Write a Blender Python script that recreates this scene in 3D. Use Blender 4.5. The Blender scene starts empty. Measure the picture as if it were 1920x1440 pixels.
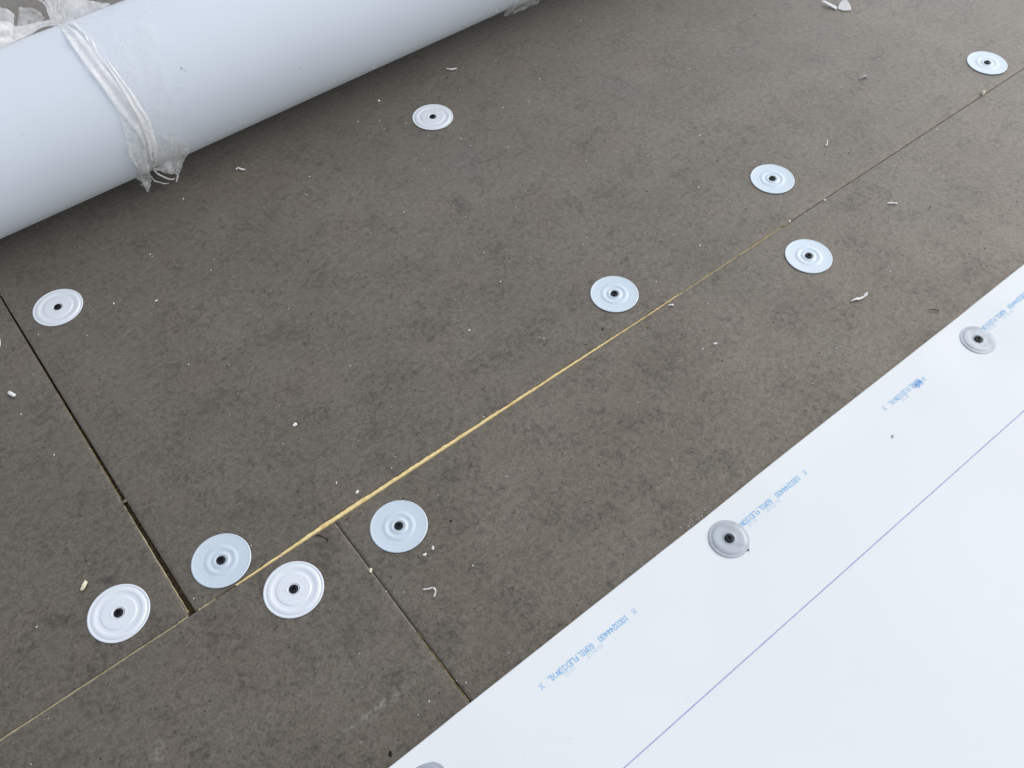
import bpy, bmesh, math, random
from mathutils import Vector, Matrix, noise

# ------------------------------------------------------------------ camera, sky, sun, exposure
scene = bpy.context.scene
COL = scene.collection
R = math.radians

cam_data = bpy.data.cameras.new('camera')
cam_data.sensor_width = 36.0
cam_data.lens = 31.392
cam_data.clip_start = 0.02
cam_data.clip_end = 400.0
cam = bpy.data.objects.new('camera', cam_data)
COL.objects.link(cam)
_r = Vector((0.78421962, -0.62045897, -0.00550021))
_u = Vector((0.50617381, 0.63459346, 0.58401987))
_f = Vector((0.35886997, 0.4607839, -0.81172073))
cam.matrix_world = Matrix(((_r.x, _u.x, -_f.x, 0.05770179),
                           (_r.y, _u.y, -_f.y, -0.57503336),
                           (_r.z, _u.z, -_f.z, 1.06324267),
                           (0, 0, 0, 1)))
scene.camera = cam

SUN_EL, SUN_AZ = R(44), R(-4)          # azimuth: the direction the light comes from, counted from +x towards +y
world = bpy.data.worlds.new('World')
scene.world = world
world.use_nodes = True
wn, wl = world.node_tree.nodes, world.node_tree.links
wn.clear()
w_out = wn.new('ShaderNodeOutputWorld')
w_bg = wn.new('ShaderNodeBackground')
w_sky = wn.new('ShaderNodeTexSky')
w_sky.sky_type = 'NISHITA'
w_sky.sun_disc = False
w_sky.sun_elevation = SUN_EL
w_sky.sun_rotation = math.pi / 2 - SUN_AZ
w_sky.air_density = 1.0
w_sky.dust_density = 1.5
w_sky.ozone_density = 1.0
w_hsv = wn.new('ShaderNodeHueSaturation')      # overcast: the cloud layer takes most of the blue out
w_hsv.inputs['Saturation'].default_value = 0.52
wl.new(w_sky.outputs[0], w_hsv.inputs['Color'])
wl.new(w_hsv.outputs[0], w_bg.inputs['Color'])
w_bg.inputs['Strength'].default_value = 0.15
wl.new(w_bg.outputs[0], w_out.inputs['Surface'])

sun_data = bpy.data.lights.new('sun', 'SUN')
sun_data.energy = 0.6
sun_data.angle = R(130)
sun_data.color = (1.0, 0.95, 0.885)
sun = bpy.data.objects.new('sun', sun_data)
COL.objects.link(sun)
sun.rotation_euler = (0, math.pi / 2 - SUN_EL, SUN_AZ)   # -Z of the lamp points away from the sun

scene.view_settings.view_transform = 'Standard'
scene.view_settings.look = 'None'
scene.view_settings.gamma = 1.0
scene.view_settings.exposure = 0.50
scene.view_settings.use_curve_mapping = False
scene.cycles.max_bounces = 6
scene.cycles.transparent_max_bounces = 24

# ------------------------------------------------------------------ helpers
def link(o, parent=None):
    COL.objects.link(o)
    if parent is not None:
        o.parent = parent
    return o

def tag(o, label=None, category=None, group=None, kind=None):
    if label: o['label'] = label
    if category: o['category'] = category
    if group: o['group'] = group
    if kind: o['kind'] = kind
    return o

def obj(name, verts, faces, mats, parent=None, smooth=True, idx=None):
    me = bpy.data.meshes.new(name)
    me.from_pydata([tuple(v) for v in verts], [], faces)
    for m in (mats if isinstance(mats, (list, tuple)) else [mats]):
        me.materials.append(m)
    if idx:
        for p, i in zip(me.polygons, idx):
            p.material_index = i
    for p in me.polygons:
        p.use_smooth = smooth
    me.update()
    return link(bpy.data.objects.new(name, me), parent)

def empty(name, loc=(0, 0, 0), rz=0.0):
    o = bpy.data.objects.new(name, None)
    o.location = loc
    o.rotation_euler = (0, 0, rz)
    o.empty_display_size = 0.02
    return link(o)

def lerp(a, b, t):
    return a + (b - a) * t

def curve(pts, x):
    if x <= pts[0][0]: return pts[0][1]
    for (a, va), (b, vb) in zip(pts, pts[1:]):
        if x <= b:
            return lerp(va, vb, (x - a) / (b - a))
    return pts[-1][1]

def nz(x, y, z=0.0):
    return noise.noise(Vector((x, y, z)))

# ------------------------------------------------------------------ materials
class NT:
    def __init__(self, name):
        self.m = bpy.data.materials.new(name)
        self.m.use_nodes = True
        self.t = self.m.node_tree
        self.n, self.l = self.t.nodes, self.t.links
        self.b = self.n['Principled BSDF']
        self.out = self.n['Material Output']
        self.co = self.n.new('ShaderNodeTexCoord').outputs['Object']
    def put(self, sock, v):
        if isinstance(v, bpy.types.NodeSocket): self.l.new(v, sock)
        else: sock.default_value = v
    def noise(self, scale, detail=4, rough=0.55, dist=0.0, vec=None, dim='3D'):
        n = self.n.new('ShaderNodeTexNoise')
        n.inputs['Scale'].default_value = scale
        n.inputs['Detail'].default_value = detail
        n.inputs['Roughness'].default_value = rough
        n.inputs['Distortion'].default_value = dist
        self.l.new(vec or self.co, n.inputs['Vector'])
        return n.outputs['Fac']
    def voro(self, scale, rnd=1.0):
        n = self.n.new('ShaderNodeTexVoronoi')
        n.inputs['Scale'].default_value = scale
        n.inputs['Randomness'].default_value = rnd
        self.l.new(self.co, n.inputs['Vector'])
        return n.outputs['Distance'], n.outputs['Color']
    def map(self, v, a, b, c=0.0, d=1.0, smooth=False):
        n = self.n.new('ShaderNodeMapRange')
        n.interpolation_type = 'SMOOTHSTEP' if smooth else 'LINEAR'
        self.put(n.inputs['Value'], v)
        for k, x in zip(('From Min', 'From Max', 'To Min', 'To Max'), (a, b, c, d)):
            n.inputs[k].default_value = x
        return n.outputs['Result']
    def math(self, op, a, b=0.0):
        n = self.n.new('ShaderNodeMath'); n.operation = op
        self.put(n.inputs[0], a); self.put(n.inputs[1], b)
        return n.outputs[0]
    def mix(self, fac, a, b, mode='MIX'):
        n = self.n.new('ShaderNodeMix'); n.data_type = 'RGBA'; n.blend_type = mode
        self.put(n.inputs[0], fac)
        self.put(n.inputs[6], a if isinstance(a, bpy.types.NodeSocket) else (*a, 1))
        self.put(n.inputs[7], b if isinstance(b, bpy.types.NodeSocket) else (*b, 1))
        return n.outputs[2]
    def bump(self, h, strength, dist, prev=None):
        n = self.n.new('ShaderNodeBump')
        n.inputs['Strength'].default_value = strength
        n.inputs['Distance'].default_value = dist
        self.l.new(h, n.inputs['Height'])
        if prev is not None: self.l.new(prev, n.inputs['Normal'])
        return n.outputs['Normal']
    def mapping(self, loc=(0, 0, 0), rot=(0, 0, 0), scale=(1, 1, 1)):
        n = self.n.new('ShaderNodeMapping')
        n.vector_type = 'TEXTURE'
        n.inputs['Location'].default_value = loc
        n.inputs['Rotation'].default_value = rot
        n.inputs['Scale'].default_value = scale
        self.l.new(self.co, n.inputs['Vector'])
        return n.outputs['Vector']
    def blob(self, x, y, rx, ry, rot):
        v = self.mapping((x, y, 0), (0, 0, rot), (rx, ry, 1))
        n = self.n.new('ShaderNodeVectorMath'); n.operation = 'LENGTH'
        self.l.new(v, n.inputs[0])
        return self.map(n.outputs['Value'], 0.1, 1.0, 1.0, 0.0, True)
    def set(self, **k):
        for a, v in k.items():
            s = self.b.inputs[a.replace('_', ' ')]
            self.put(s, (*v, 1) if isinstance(v, tuple) and len(v) == 3 else v)
        return self.m

def mat_facer():
    t = NT('glass_facer')
    big = t.noise(3.2, 3, 0.5)
    mid = t.noise(17, 5, 0.66, 0.35)
    blot = t.noise(48, 4, 0.7, 0.5)
    fine = t.noise(280, 3, 0.68)
    streak = t.noise(70, 4, 0.6, 0.2, t.mapping((0, 0, 0), (0, 0, R(6)), (2.6, 1, 1)))
    tone = t.mix(t.map(big, 0.3, 0.7), (0.082, 0.067, 0.047), (0.104, 0.086, 0.062))
    tone = t.mix(t.map(t.noise(7, 2, 0.5), 0.5, 0.72, 0, 0.45), tone, (0.112, 0.080, 0.062))     # rosy patches
    tone = t.mix(t.map(t.noise(5.1, 2, 0.5, 0, t.mapping((3, 1, 0))), 0.52, 0.75, 0, 0.45), tone, (0.076, 0.075, 0.058))
    # worn-through darker bitumen mottling
    m1 = t.math('MULTIPLY', t.map(mid, 0.50, 0.66, 0, 1, True), t.map(blot, 0.38, 0.62, 0.15, 1))
    tone = t.mix(t.math('MULTIPLY', m1, 0.40), tone, (0.026, 0.023, 0.018))
    tone = t.mix(t.map(streak, 0.56, 0.72, 0, 0.30), tone, (0.022, 0.019, 0.015))
    tone = t.mix(t.map(fine, 0.36, 0.64, 0.0, 1.0), t.mix(1.0, tone, (0.80, 0.80, 0.80), 'MULTIPLY'), t.mix(1.0, tone, (1.22, 1.21, 1.20), 'MULTIPLY'))
    # pin holes in the mat
    vd, vc = t.voro(95)
    pick = t.math('GREATER_THAN', t.n.new('ShaderNodeSeparateColor').outputs[0], 0.0)
    sep = [n for n in t.n if n.bl_idname == 'ShaderNodeSeparateColor'][0]
    t.l.new(vc, sep.inputs[0])
    pick.node.inputs[1].default_value = 0.78
    pit = t.math('MULTIPLY', t.map(vd, 0.06, 0.16, 1.0, 0.0, True), pick)
    tone = t.mix(t.math('MULTIPLY', pit, 0.75), tone, (0.022, 0.020, 0.018))
    rnd_ = t.n.new('ShaderNodeObjectInfo').outputs['Random']
    tone = t.mix(t.map(rnd_, 0, 1, 0, 0.14), tone, (0.045, 0.040, 0.033))
    vd2, vc2 = t.voro(190)
    sep2 = t.n.new('ShaderNodeSeparateColor'); t.l.new(vc2, sep2.inputs[0])
    pale = t.math('MULTIPLY', t.map(vd2, 0.05, 0.2, 1.0, 0.0, True), t.math('GREATER_THAN', sep2.outputs[1], 0.93))
    tone = t.mix(t.math('MULTIPLY', pale, 0.4), tone, (0.26, 0.24, 0.21))
    # scuffs: (x, y, half length, half width, rotation, strength)
    sc = None
    patchy = t.map(t.noise(85, 6, 0.75, 0.4), 0.44, 0.66, 0, 1, True)
    for x, y, rx, ry, rot, s in ((0.118, -0.238, 0.034, 0.011, 0.0, 1.0), (0.151, -0.239, 0.022, 0.012, 0.2, 1.0), (0.09, -0.237, 0.05, 0.006, 0.05, 0.6),
                                 (0.121, 0.4686, 0.022, 0.014, 0.6, 0.45), (-0.107, -0.1265, 0.030, 0.012, 0.9, 0.55),
                                 (0.86, 0.69, 0.05, 0.012, 0.4, 0.4), (0.35, 0.60, 0.07, 0.03, 1.0, 0.25), (1.40, 0.00, 0.03, 0.004, -0.7, 0.5),
                                 (1.56, -0.01, 0.05, 0.006, -0.45, 0.4), (0.55, 0.52, 0.10, 0.05, 0.2, 0.15)):
        b = t.math('MULTIPLY', t.blob(x, y, rx, ry, rot), s)
        sc = b if sc is None else t.math('MAXIMUM', sc, b)
    tone = t.mix(t.math('MULTIPLY', sc, patchy), tone, (0.30, 0.29, 0.26))
    # darker worn smudges
    dk = None
    for x, y, rx, ry, rot, s in ((0.6471, -0.2456, 0.022, 0.018, 0, 0.8), (0.46, -0.20, 0.05, 0.03, 0.3, 0.5), (-0.066, 0.1085, 0.020, 0.011, -0.5, 1.6),
                                 (0.70, -0.12, 0.06, 0.04, 0.8, 0.4), (0.33, 0.32, 0.09, 0.05, 0.1, 0.35), (0.112, -0.291, 0.006, 0.004, 0.3, 1.0),
                                 (0.10, 0.25, 0.12, 0.05, 0.4, 0.3), (1.0, -0.14, 0.08, 0.03, 0.1, 0.35)):
        b = t.math('MULTIPLY', t.blob(x, y, rx, ry, rot), s)
        dk = b if dk is None else t.math('MAXIMUM', dk, b)
    tone = t.mix(t.math('MULTIPLY', dk, t.map(blot, 0.3, 0.6, 0.2, 0.7)), tone, (0.020, 0.018, 0.015))
    med = t.noise(115, 4, 0.62, 0.5)
    spec = t.math('MULTIPLY', t.map(fine, 0.34, 0.66, 0.86, 1.22), t.map(m1, 0.0, 1.0, 1.0, 0.78))
    spec = t.math('MULTIPLY', spec, t.map(med, 0.36, 0.64, 1.15, 0.82))
    spec = t.math('MULTIPLY', spec, t.map(t.noise(9, 3, 0.55, 0.3), 0.35, 0.68, 1.08, 0.84))
    spec = t.math('MULTIPLY', spec, t.map(pit, 0, 1, 1, 0.2))
    tone = t.mix(t.math('MULTIPLY', t.map(med, 0.48, 0.68, 0, 0.80), t.map(mid, 0.40, 0.62, 0.22, 1.0)), tone, (0.027, 0.024, 0.019))
    tone = t.mix(t.map(med, 0.30, 0.44, 0.45, 0), tone, (0.125, 0.108, 0.088))
    nrm = t.bump(fine, 0.38, 0.0012)
    nrm = t.bump(med, 0.3, 0.0012, nrm)
    nrm = t.bump(mid, 0.25, 0.002, nrm)
    nrm = t.bump(pit, -0.8, 0.0008, nrm)
    return t.set(Base_Color=tone, Roughness=t.map(fine, 0.3, 0.7, 0.38, 0.54), Normal=nrm, Specular_IOR_Level=spec, Specular_Tint=(1.0, 0.93, 0.80), Sheen_Weight=0.9, Sheen_Roughness=0.4, Sheen_Tint=(1.0, 0.93, 0.82))

def mat_foam(name, col, col2, rough=0.9):
    t = NT(name)
    a = t.noise(120, 5, 0.7)
    c = t.mix(t.map(a, 0.35, 0.68), col, col2)
    c = t.mix(t.map(t.noise(45, 3, 0.6), 0.55, 0.75, 0, 0.6), c, tuple(x * k for x, k in zip(col2, (0.62, 0.55, 0.45))))
    return t.set(Base_Color=c, Roughness=rough, Normal=t.bump(t.noise(500, 3), 0.4, 0.0006), Specular_IOR_Level=0.2)

def mat_membrane(name, col, rough, spec=0.45, weave=True):
    t = NT(name)
    a = t.noise(2.5, 3)
    c = t.mix(t.map(a, 0.3, 0.7), col, tuple(x * 0.965 for x in col))
    c = t.mix(t.map(t.noise(600, 2), 0.68, 0.78, 0, 0.10), c, (0.45, 0.46, 0.48))
    dv, dc = t.voro(26)
    sep = t.n.new('ShaderNodeSeparateColor'); t.l.new(dc, sep.inputs[0])
    spot = t.math('MULTIPLY', t.map(dv, 0.012, 0.03, 1, 0, True), t.math('GREATER_THAN', sep.outputs[0], 0.93))
    c = t.mix(t.math('MULTIPLY', spot, 0.55), c, (0.28, 0.28, 0.30))
    n = t.bump(t.noise(900, 2), 0.12, 0.0004)
    n = t.bump(t.noise(9, 3), 0.15, 0.004, n)
    return t.set(Base_Color=c, Roughness=rough, Normal=n, Specular_IOR_Level=spec)

def mat_plate(name, col, metallic, rough, smudge):
    t = NT(name)
    rnd = t.n.new('ShaderNodeObjectInfo').outputs['Random']
    comb = t.n.new('ShaderNodeCombineXYZ'); t.l.new(t.math('MULTIPLY', rnd, 40.0), comb.inputs[2])
    va = t.n.new('ShaderNodeVectorMath'); va.operation = 'ADD'
    t.l.new(t.co, va.inputs[0]); t.l.new(comb.outputs[0], va.inputs[1])
    v = va.outputs[0]
    s = t.noise(55, 5, 0.65, 0.6, v)
    c = t.mix(t.map(s, 0.5, 0.75, 0, smudge), col, tuple(x * 0.55 for x in col))
    fleck = t.noise(420, 2, 0.5, 0, v)
    c = t.mix(t.map(fleck, 0.70, 0.75, 0, 0.35 * (smudge + 0.4)), c, (0.18, 0.18, 0.19))
    return t.set(Base_Color=c, Metallic=metallic, Roughness=t.map(s, 0.3, 0.7, rough - 0.05, rough + 0.12),
                 Normal=t.bump(t.noise(260, 3, 0.6, 0, v), 0.10, 0.0005), Specular_IOR_Level=0.5)

def mat_plain(name, col, rough=0.7, spec=0.4, var=0.25, scale=300):
    t = NT(name)
    c = t.mix(t.map(t.noise(scale, 3), 0.3, 0.7), col, tuple(x * (1 - var) for x in col))
    return t.set(Base_Color=c, Roughness=rough, Specular_IOR_Level=spec)

def mat_film(name, col, a0, a1):
    t = NT(name)
    n1 = t.noise(38, 3, 0.5, 0.6)
    n2 = t.noise(120, 2, 0.5, 0.4)
    h = t.math('ADD', t.math('MULTIPLY', n1, 0.7), t.math('MULTIPLY', n2, 0.3))
    t.set(Base_Color=col, Roughness=0.17, Specular_IOR_Level=0.6, Alpha=t.map(h, 0.36, 0.64, a0, a1),
          Normal=t.bump(h, 0.22, 0.003))
    tl = t.n.new('ShaderNodeBsdfTranslucent'); tl.inputs['Color'].default_value = (*col, 1)
    ms = t.n.new('ShaderNodeMixShader'); ms.inputs[0].default_value = 0.30
    # translucency goes with the film's own cover: where it is clear, it is clear
    tr = t.n.new('ShaderNodeBsdfTransparent')
    m2 = t.n.new('ShaderNodeMixShader'); t.l.new(t.map(h, 0.36, 0.64, a0, a1), m2.inputs[0])
    t.l.new(tr.outputs[0], m2.inputs[1]); t.l.new(tl.outputs[0], m2.inputs[2])
    t.l.new(t.b.outputs[0], ms.inputs[1]); t.l.new(m2.outputs[0], ms.inputs[2])
    t.l.new(ms.outputs[0], t.out.inputs['Surface'])
    return t.m

def mat_ink(name, col, a0, a1):
    t = NT(name)
    return t.set(Base_Color=col, Roughness=0.5, Alpha=t.map(t.noise(140, 3, 0.7), 0.35, 0.65, a0, a1))

M_FACER = mat_facer()
M_FOAM = mat_foam('foam_core', (0.62, 0.46, 0.17), (0.42, 0.29, 0.09))
M_BEAD = mat_foam('foam_bright', (0.92, 0.75, 0.38), (0.84, 0.62, 0.25))
M_BEAD_PALE = mat_foam('foam_pale', (0.62, 0.54, 0.33), (0.40, 0.33, 0.19))
M_BEAD_DULL = mat_foam('foam_dull', (0.38, 0.30, 0.13), (0.20, 0.15, 0.07))
M_DECK = mat_plain('dusty_underlay', (0.10, 0.082, 0.055), 0.95, 0.1, 0.5, 90)
M_DIRT = mat_plain('joint_dirt', (0.13, 0.10, 0.06), 0.95, 0.1, 0.75, 240)
M_WHITE = mat_membrane('white_membrane', (0.825, 0.845, 0.82), 0.42)
M_UNDER = mat_plain('membrane_underside', (0.20, 0.205, 0.215), 0.7, 0.3)
M_ROLL = mat_membrane('roll_membrane', (0.70, 0.74, 0.775), 0.45, 0.4)
M_PLATE_A = mat_plate('painted_plate', (0.785, 0.815, 0.835), 0.20, 0.34, 0.09)
M_PLATE_B = mat_plate('bluish_plate', (0.62, 0.70, 0.74), 0.22, 0.34, 0.12)
M_GALV = mat_plate('galvanised_plate', (0.39, 0.425, 0.45), 0.55, 0.42, 0.40)
M_SCREW = mat_plain('black_screw', (0.008, 0.008, 0.010), 0.45, 0.32, 0.4, 900)
M_CRUMB = mat_plain('white_crumb', (0.86, 0.84, 0.79), 0.8, 0.3, 0.12)
M_CREAM = mat_plain('cream_foam', (0.80, 0.74, 0.54), 0.9, 0.2, 0.25)
M_PALE = mat_plain('grey_chip', (0.42, 0.42, 0.41), 0.5, 0.4, 0.25)
M_DARK = mat_plain('dark_grit', (0.020, 0.018, 0.016), 0.9, 0.2, 0.4)
M_FILM = mat_film('film_gathered', (0.97, 0.95, 0.92), 0.55, 0.95)
M_FILM_MID = mat_film('film_torn', (0.92, 0.905, 0.87), 0.14, 0.62)
M_FILM_SHEER = mat_film('film_sheer', (0.92, 0.925, 0.92), 0.06, 0.30)
M_INK = mat_ink('blue_ink', (0.03, 0.42, 0.82), 0.8, 1.0)
M_INK_FAINT = mat_ink('faint_blue_ink', (0.30, 0.55, 0.78), 0.28, 0.62)
M_INK_DENSE = mat_ink('dense_blue_ink', (0.06, 0.26, 0.72), 0.6, 0.95)
M_LINE = mat_ink('violet_ink', (0.26, 0.24, 0.62), 0.45, 0.75)

# ------------------------------------------------------------------ the roof: deck, insulation boards
deck = obj('roof_deck', [(-45, -45, -0.041), (45, -45, -0.041), (45, 45, -0.041), (-45, 45, -0.041)], [(0, 1, 2, 3)], M_DECK, smooth=False)
tag(deck, 'flat roof covered with dark grey faced insulation boards', None, None, 'structure')

def samples(a, b, fine, coarse, lo, hi):
    """coordinates from a to b, fine steps inside [lo, hi]"""
    out, x = [a], a
    while x < b - 1e-6:
        step = fine if lo - fine <= x < hi else coarse
        if x < lo and x + step > lo: step = max(lo - x, 1e-3)
        x = min(x + step, b); out.append(x)
    return out

def edge_samples(a, b, fine, coarse, lo, hi):
    s = samples(a, b, fine, coarse, lo, hi)
    extra = [a + d for d in (0.003, 0.009, 0.02)] + [b - d for d in (0.003, 0.009, 0.02)]
    s = sorted(set(round(v, 5) for v in s + [e for e in extra if a < e < b]))
    return s

ZF = 0.0011     # thickness of the facer
def board(x0, x1, y0, y1, e_l=None, e_r=None, e_b=None, e_t=None, droop=None, label=None, fine=0.03):
    """a faced foam board; e_* give the wavering edges, droop lowers the top near an edge"""
    e_l = e_l or (lambda y: x0); e_r = e_r or (lambda y: x1); e_b = e_b or (lambda x: y0); e_t = e_t or (lambda x: y1)
    xs = edge_samples(x0, x1, fine, 0.3, -0.5, 2.2)
    ys = edge_samples(y0, y1, fine, 0.3, -0.6, 1.5)
    nx, ny = len(xs), len(ys)
    V = []
    for x in xs:
        for y in ys:
            u, v = (x - x0) / (x1 - x0), (y - y0) / (y1 - y0)
            wl_, wr_ = max(0, 1 - (x - x0) / 0.03), max(0, 1 - (x1 - x) / 0.03)
            wb_, wt_ = max(0, 1 - (y - y0) / 0.03), max(0, 1 - (y1 - y) / 0.03)
            px = x + (e_l(y) - x0) * wl_ + (e_r(y) - x1) * wr_
            py = y + (e_b(x) - y0) * wb_ + (e_t(x) - y1) * wt_
            z = 0.0003 * nz(px * 6, py * 6, 3.1)
            d = min(x - x0, x1 - x, y - y0, y1 - y)
            z -= 0.0006 * max(0, 1 - d / 0.006)
            if droop: z -= droop(px, py)
            V.append((px, py, z))
    F, idx = [], []
    for i in range(nx - 1):
        for j in range(ny - 1):
            F.append((i * ny + j, (i + 1) * ny + j, (i + 1) * ny + j + 1, i * ny + j + 1))
    ring = [i * ny for i in range(nx)] + [(nx - 1) * ny + j for j in range(1, ny)] + [i * ny + ny - 1 for i in range(nx - 2, -1, -1)] + [j for j in range(ny - 2, 0, -1)]
    top = len(V)
    FV, FF = list(V), list(F)
    for k in ring: FV.append((V[k][0], V[k][1], V[k][2] - ZF))
    n = len(ring)
    for k in range(n):
        FF.append((ring[(k + 1) % n], ring[k], top + k, top + (k + 1) % n))
    # core: the skirt and a bottom
    CV, CF = [], []
    cx, cy = (x0 + x1) / 2, (y0 + y1) / 2
    for lev in range(4):
        for k in ring:
            x, y, z = V[k]
            jx = 0.0005 * nz(x * 90, y * 90, lev * 3.3)
            sx = x + (0.0004 if x < cx else -0.0004) + (jx if abs(x - cx) > (x1 - x0) / 2 - .02 else 0)
            sy = y + (0.0004 if y < cy else -0.0004) + (jx if abs(y - cy) > (y1 - y0) / 2 - .02 else 0)
            CV.append((sx, sy, (z - ZF - 0.0001) if lev == 0 else lerp(-0.004, -0.0405, (lev - 1) / 2)))
    for lev in range(3):
        for k in range(n):
            a, b = lev * n + k, lev * n + (k + 1) % n
            CF.append((b, a, a + n, b + n))
    CF.append(tuple(3 * n + k for k in range(n - 1, -1, -1)))
    core = obj('insulation_board', CV, CF, M_FOAM, deck, smooth=False)
    if label: core['label'] = label
    f = obj('facer', FV, FF, M_FACER, core, smooth=True)
    for p in f.data.polygons[len(F):]: p.use_smooth = False
    return core

# width of the yellow foam showing along the long joint (y just above 0), and of the cross joints
BEAD = [(0.014, 0.0004), (0.05, 0.0007), (0.075, 0.0012), (0.11, 0.0024), (0.15, 0.0038), (0.19, 0.0056), (0.24, 0.0056), (0.30, 0.0048), (0.38, 0.0044),
        (0.46, 0.0038), (0.54, 0.0030), (0.62, 0.0024), (0.70, 0.0014), (0.745, 0.0007), (0.79, 0.0006), (0.83, 0.0012), (0.90, 0.0017), (0.98, 0.0019),
        (1.05, 0.0018), (1.09, 0.0006), (1.12, 0.0004)]
def gap1(x):
    return curve(BEAD, x) + 0.0006 + 0.0003 * nz(x * 40, 0.0, 1.0)
def gap2(y):
    return curve([(0.0, 0.0090), (0.1, 0.0072), (0.2, 0.0057), (0.42, 0.0038), (0.67, 0.0027), (1.2, 0.0025)], y)
def gap3(y):
    return curve([(-0.32, 0.0026), (-0.25, 0.0020), (-0.17, 0.0013), (0.0, 0.0012)], y)
def wob(t, s): return 0.0003 * nz(t * 55, s) + 0.0002 * nz(t * 160, s + 4)

bA = board(0.0, 2.44, 0.0, 1.22,
           e_l=lambda y: gap2(y) / 2 + wob(y, 1), e_b=lambda x: (gap1(x) if x < 1.12 else 0.0011 + wob(x, 2) * 1.6),
           droop=lambda x, y: 0.0022 * max(0, 1 - y / 0.022) ** 1.5 * min(1, max(0, (x - 1.05) / 0.25)),
           label='large insulation board carrying the middle row of plates')
bB = board(-2.44, -0.001, 0.0, 1.22, e_r=lambda y: -gap2(y) / 2 + wob(y, 5), e_b=lambda x: 0.0014 + wob(x, 6),
           label='insulation board at the left beyond the wide dark joint')
bC = board(-2.234, 0.206, -1.22, -0.001, e_r=lambda y: 0.206 - gap3(y) / 2 + wob(y, 7), e_t=lambda x: -0.0006 + wob(x, 8),
           label='insulation board in the lower left corner')
bD = board(0.206, 2.646, -1.22, -0.001, e_l=lambda y: 0.206 + gap3(y) / 2 + wob(y, 9), e_t=lambda x: -0.0006 + wob(x, 10),
           label='insulation board running under the white sheet')
for (x0, x1, y0, y1) in ((2.443, 4.88, 0.001, 1.22), (-4.88, -2.443, 0.001, 1.22), (2.649, 5.08, -1.22, -0.001), (-4.67, -2.237, -1.22, -0.001),
                         (-3.66, -1.222, 1.223, 2.44), (-1.219, 1.22, 1.223, 2.44), (1.223, 3.66, 1.223, 2.44),
                         (-3.2, -0.762, -2.44, -1.223), (-0.759, 1.68, -2.44, -1.223), (1.683, 4.12, -2.44, -1.223)):
    board(x0, x1, y0, y1, fine=0.12)

def bead(name, mat, parent, pts, width, axis='x', base=0.0, ztop=0.0002, seed=0, step=0.0022):
    """a strip of raw foam standing in a joint; rounded top, crumbly"""
    a, b = pts
    n = max(2, int((b - a) / step))
    V, F, K = [], [], 7
    for i in range(n + 1):
        t = lerp(a, b, i / n)
        w = max(0.0002, width(t) * (1 + 0.22 * nz(t * 35, seed) + 0.15 * nz(t * 110, seed)))
        for k in range(K):
            s = k / (K - 1)
            off = base + w * s + 0.0003 * nz(t * 130, s * 3, seed)
            z = ztop + 0.0009 * math.sin(math.pi * s) * min(1, w / 0.004) + 0.0011 * nz(t * 170, s * 4, seed + 7) + 0.0006 * nz(t * 420, s * 7, seed + 9) - (0.004 if k in (0, K - 1) else 0)
            V.append((t, off, z) if axis == 'x' else (off, t, z))
    for i in range(n):
        for k in range(K - 1):
            q = (i * K + k, (i + 1) * K + k, (i + 1) * K + k + 1, i * K + k + 1)
            F.append(q if axis == 'x' else q[::-1])
    return obj(name, V, F, mat, parent)

bead('foam_strip', M_BEAD, bA, (0.06, 0.84), lambda x: curve(BEAD, x) + 0.0008, 'x', -0.0003, 0.0002, 1)
bead('foam_strip', M_BEAD_PALE, bA, (0.80, 1.10), lambda x: curve(BEAD, x) * 0.6 + 0.0003, 'x', 0.0009, -0.0001, 2)
bead('foam_strip', M_BEAD_PALE, bA, (0.80, 1.08), lambda x: 0.0008, 'x', -0.0004, -0.0003, 3)
bead('foam_strip', M_BEAD_PALE, bB, (-0.9, -0.02), lambda x: 0.0012 + 0.0006 * nz(x * 22, 0), 'x', -0.0004, -0.0001, 4)
bead('foam_strip', M_BEAD_PALE, bA, (0.008, 0.032), lambda x: 0.0014, 'x', -0.0003, 0.0001, 5)
bead('foam_strip', M_BEAD_PALE, bB, (-0.02, -0.006), lambda x: 0.0016, 'x', -0.0003, 0.0001, 6)
bead('foam_strip', M_BEAD_DULL, bC, (-0.40, -0.19), lambda y: 0.0016, 'y', 0.2042, -0.0006, 7)
bead('foam_strip', M_BEAD_PALE, bB, (0.006, 0.196), lambda y: 0.0015, 'y', 0.0, -0.0012, 8).location = (-0.0042, 0, 0)
bead('foam_strip', M_BEAD_DULL, bB, (0.208, 0.66), lambda y: 0.0010, 'y', 0.0, -0.0016, 9).location = (-0.0027, 0, 0)

def joint_fill():
    V, F = [], []
    ys = [0.002 + 0.004 * k for k in range(170)]
    for y in ys:
        w = gap2(y) / 2 - 0.0003
        for s in (-1, -0.4, 0.2, 1):
            V.append((s * w, y, -0.0080 + 0.003 * nz(s * 3, y * 90, 2.0) + 0.0025 * nz(s * 9, y * 260, 5.0)))
    for i in range(len(ys) - 1):
        for k in range(3):
            F.append((i * 4 + k, i * 4 + k + 1, i * 4 + k + 5, i * 4 + k + 4))
    obj('joint_dirt', V, F, M_DIRT, bB, False)
joint_fill()

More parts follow.
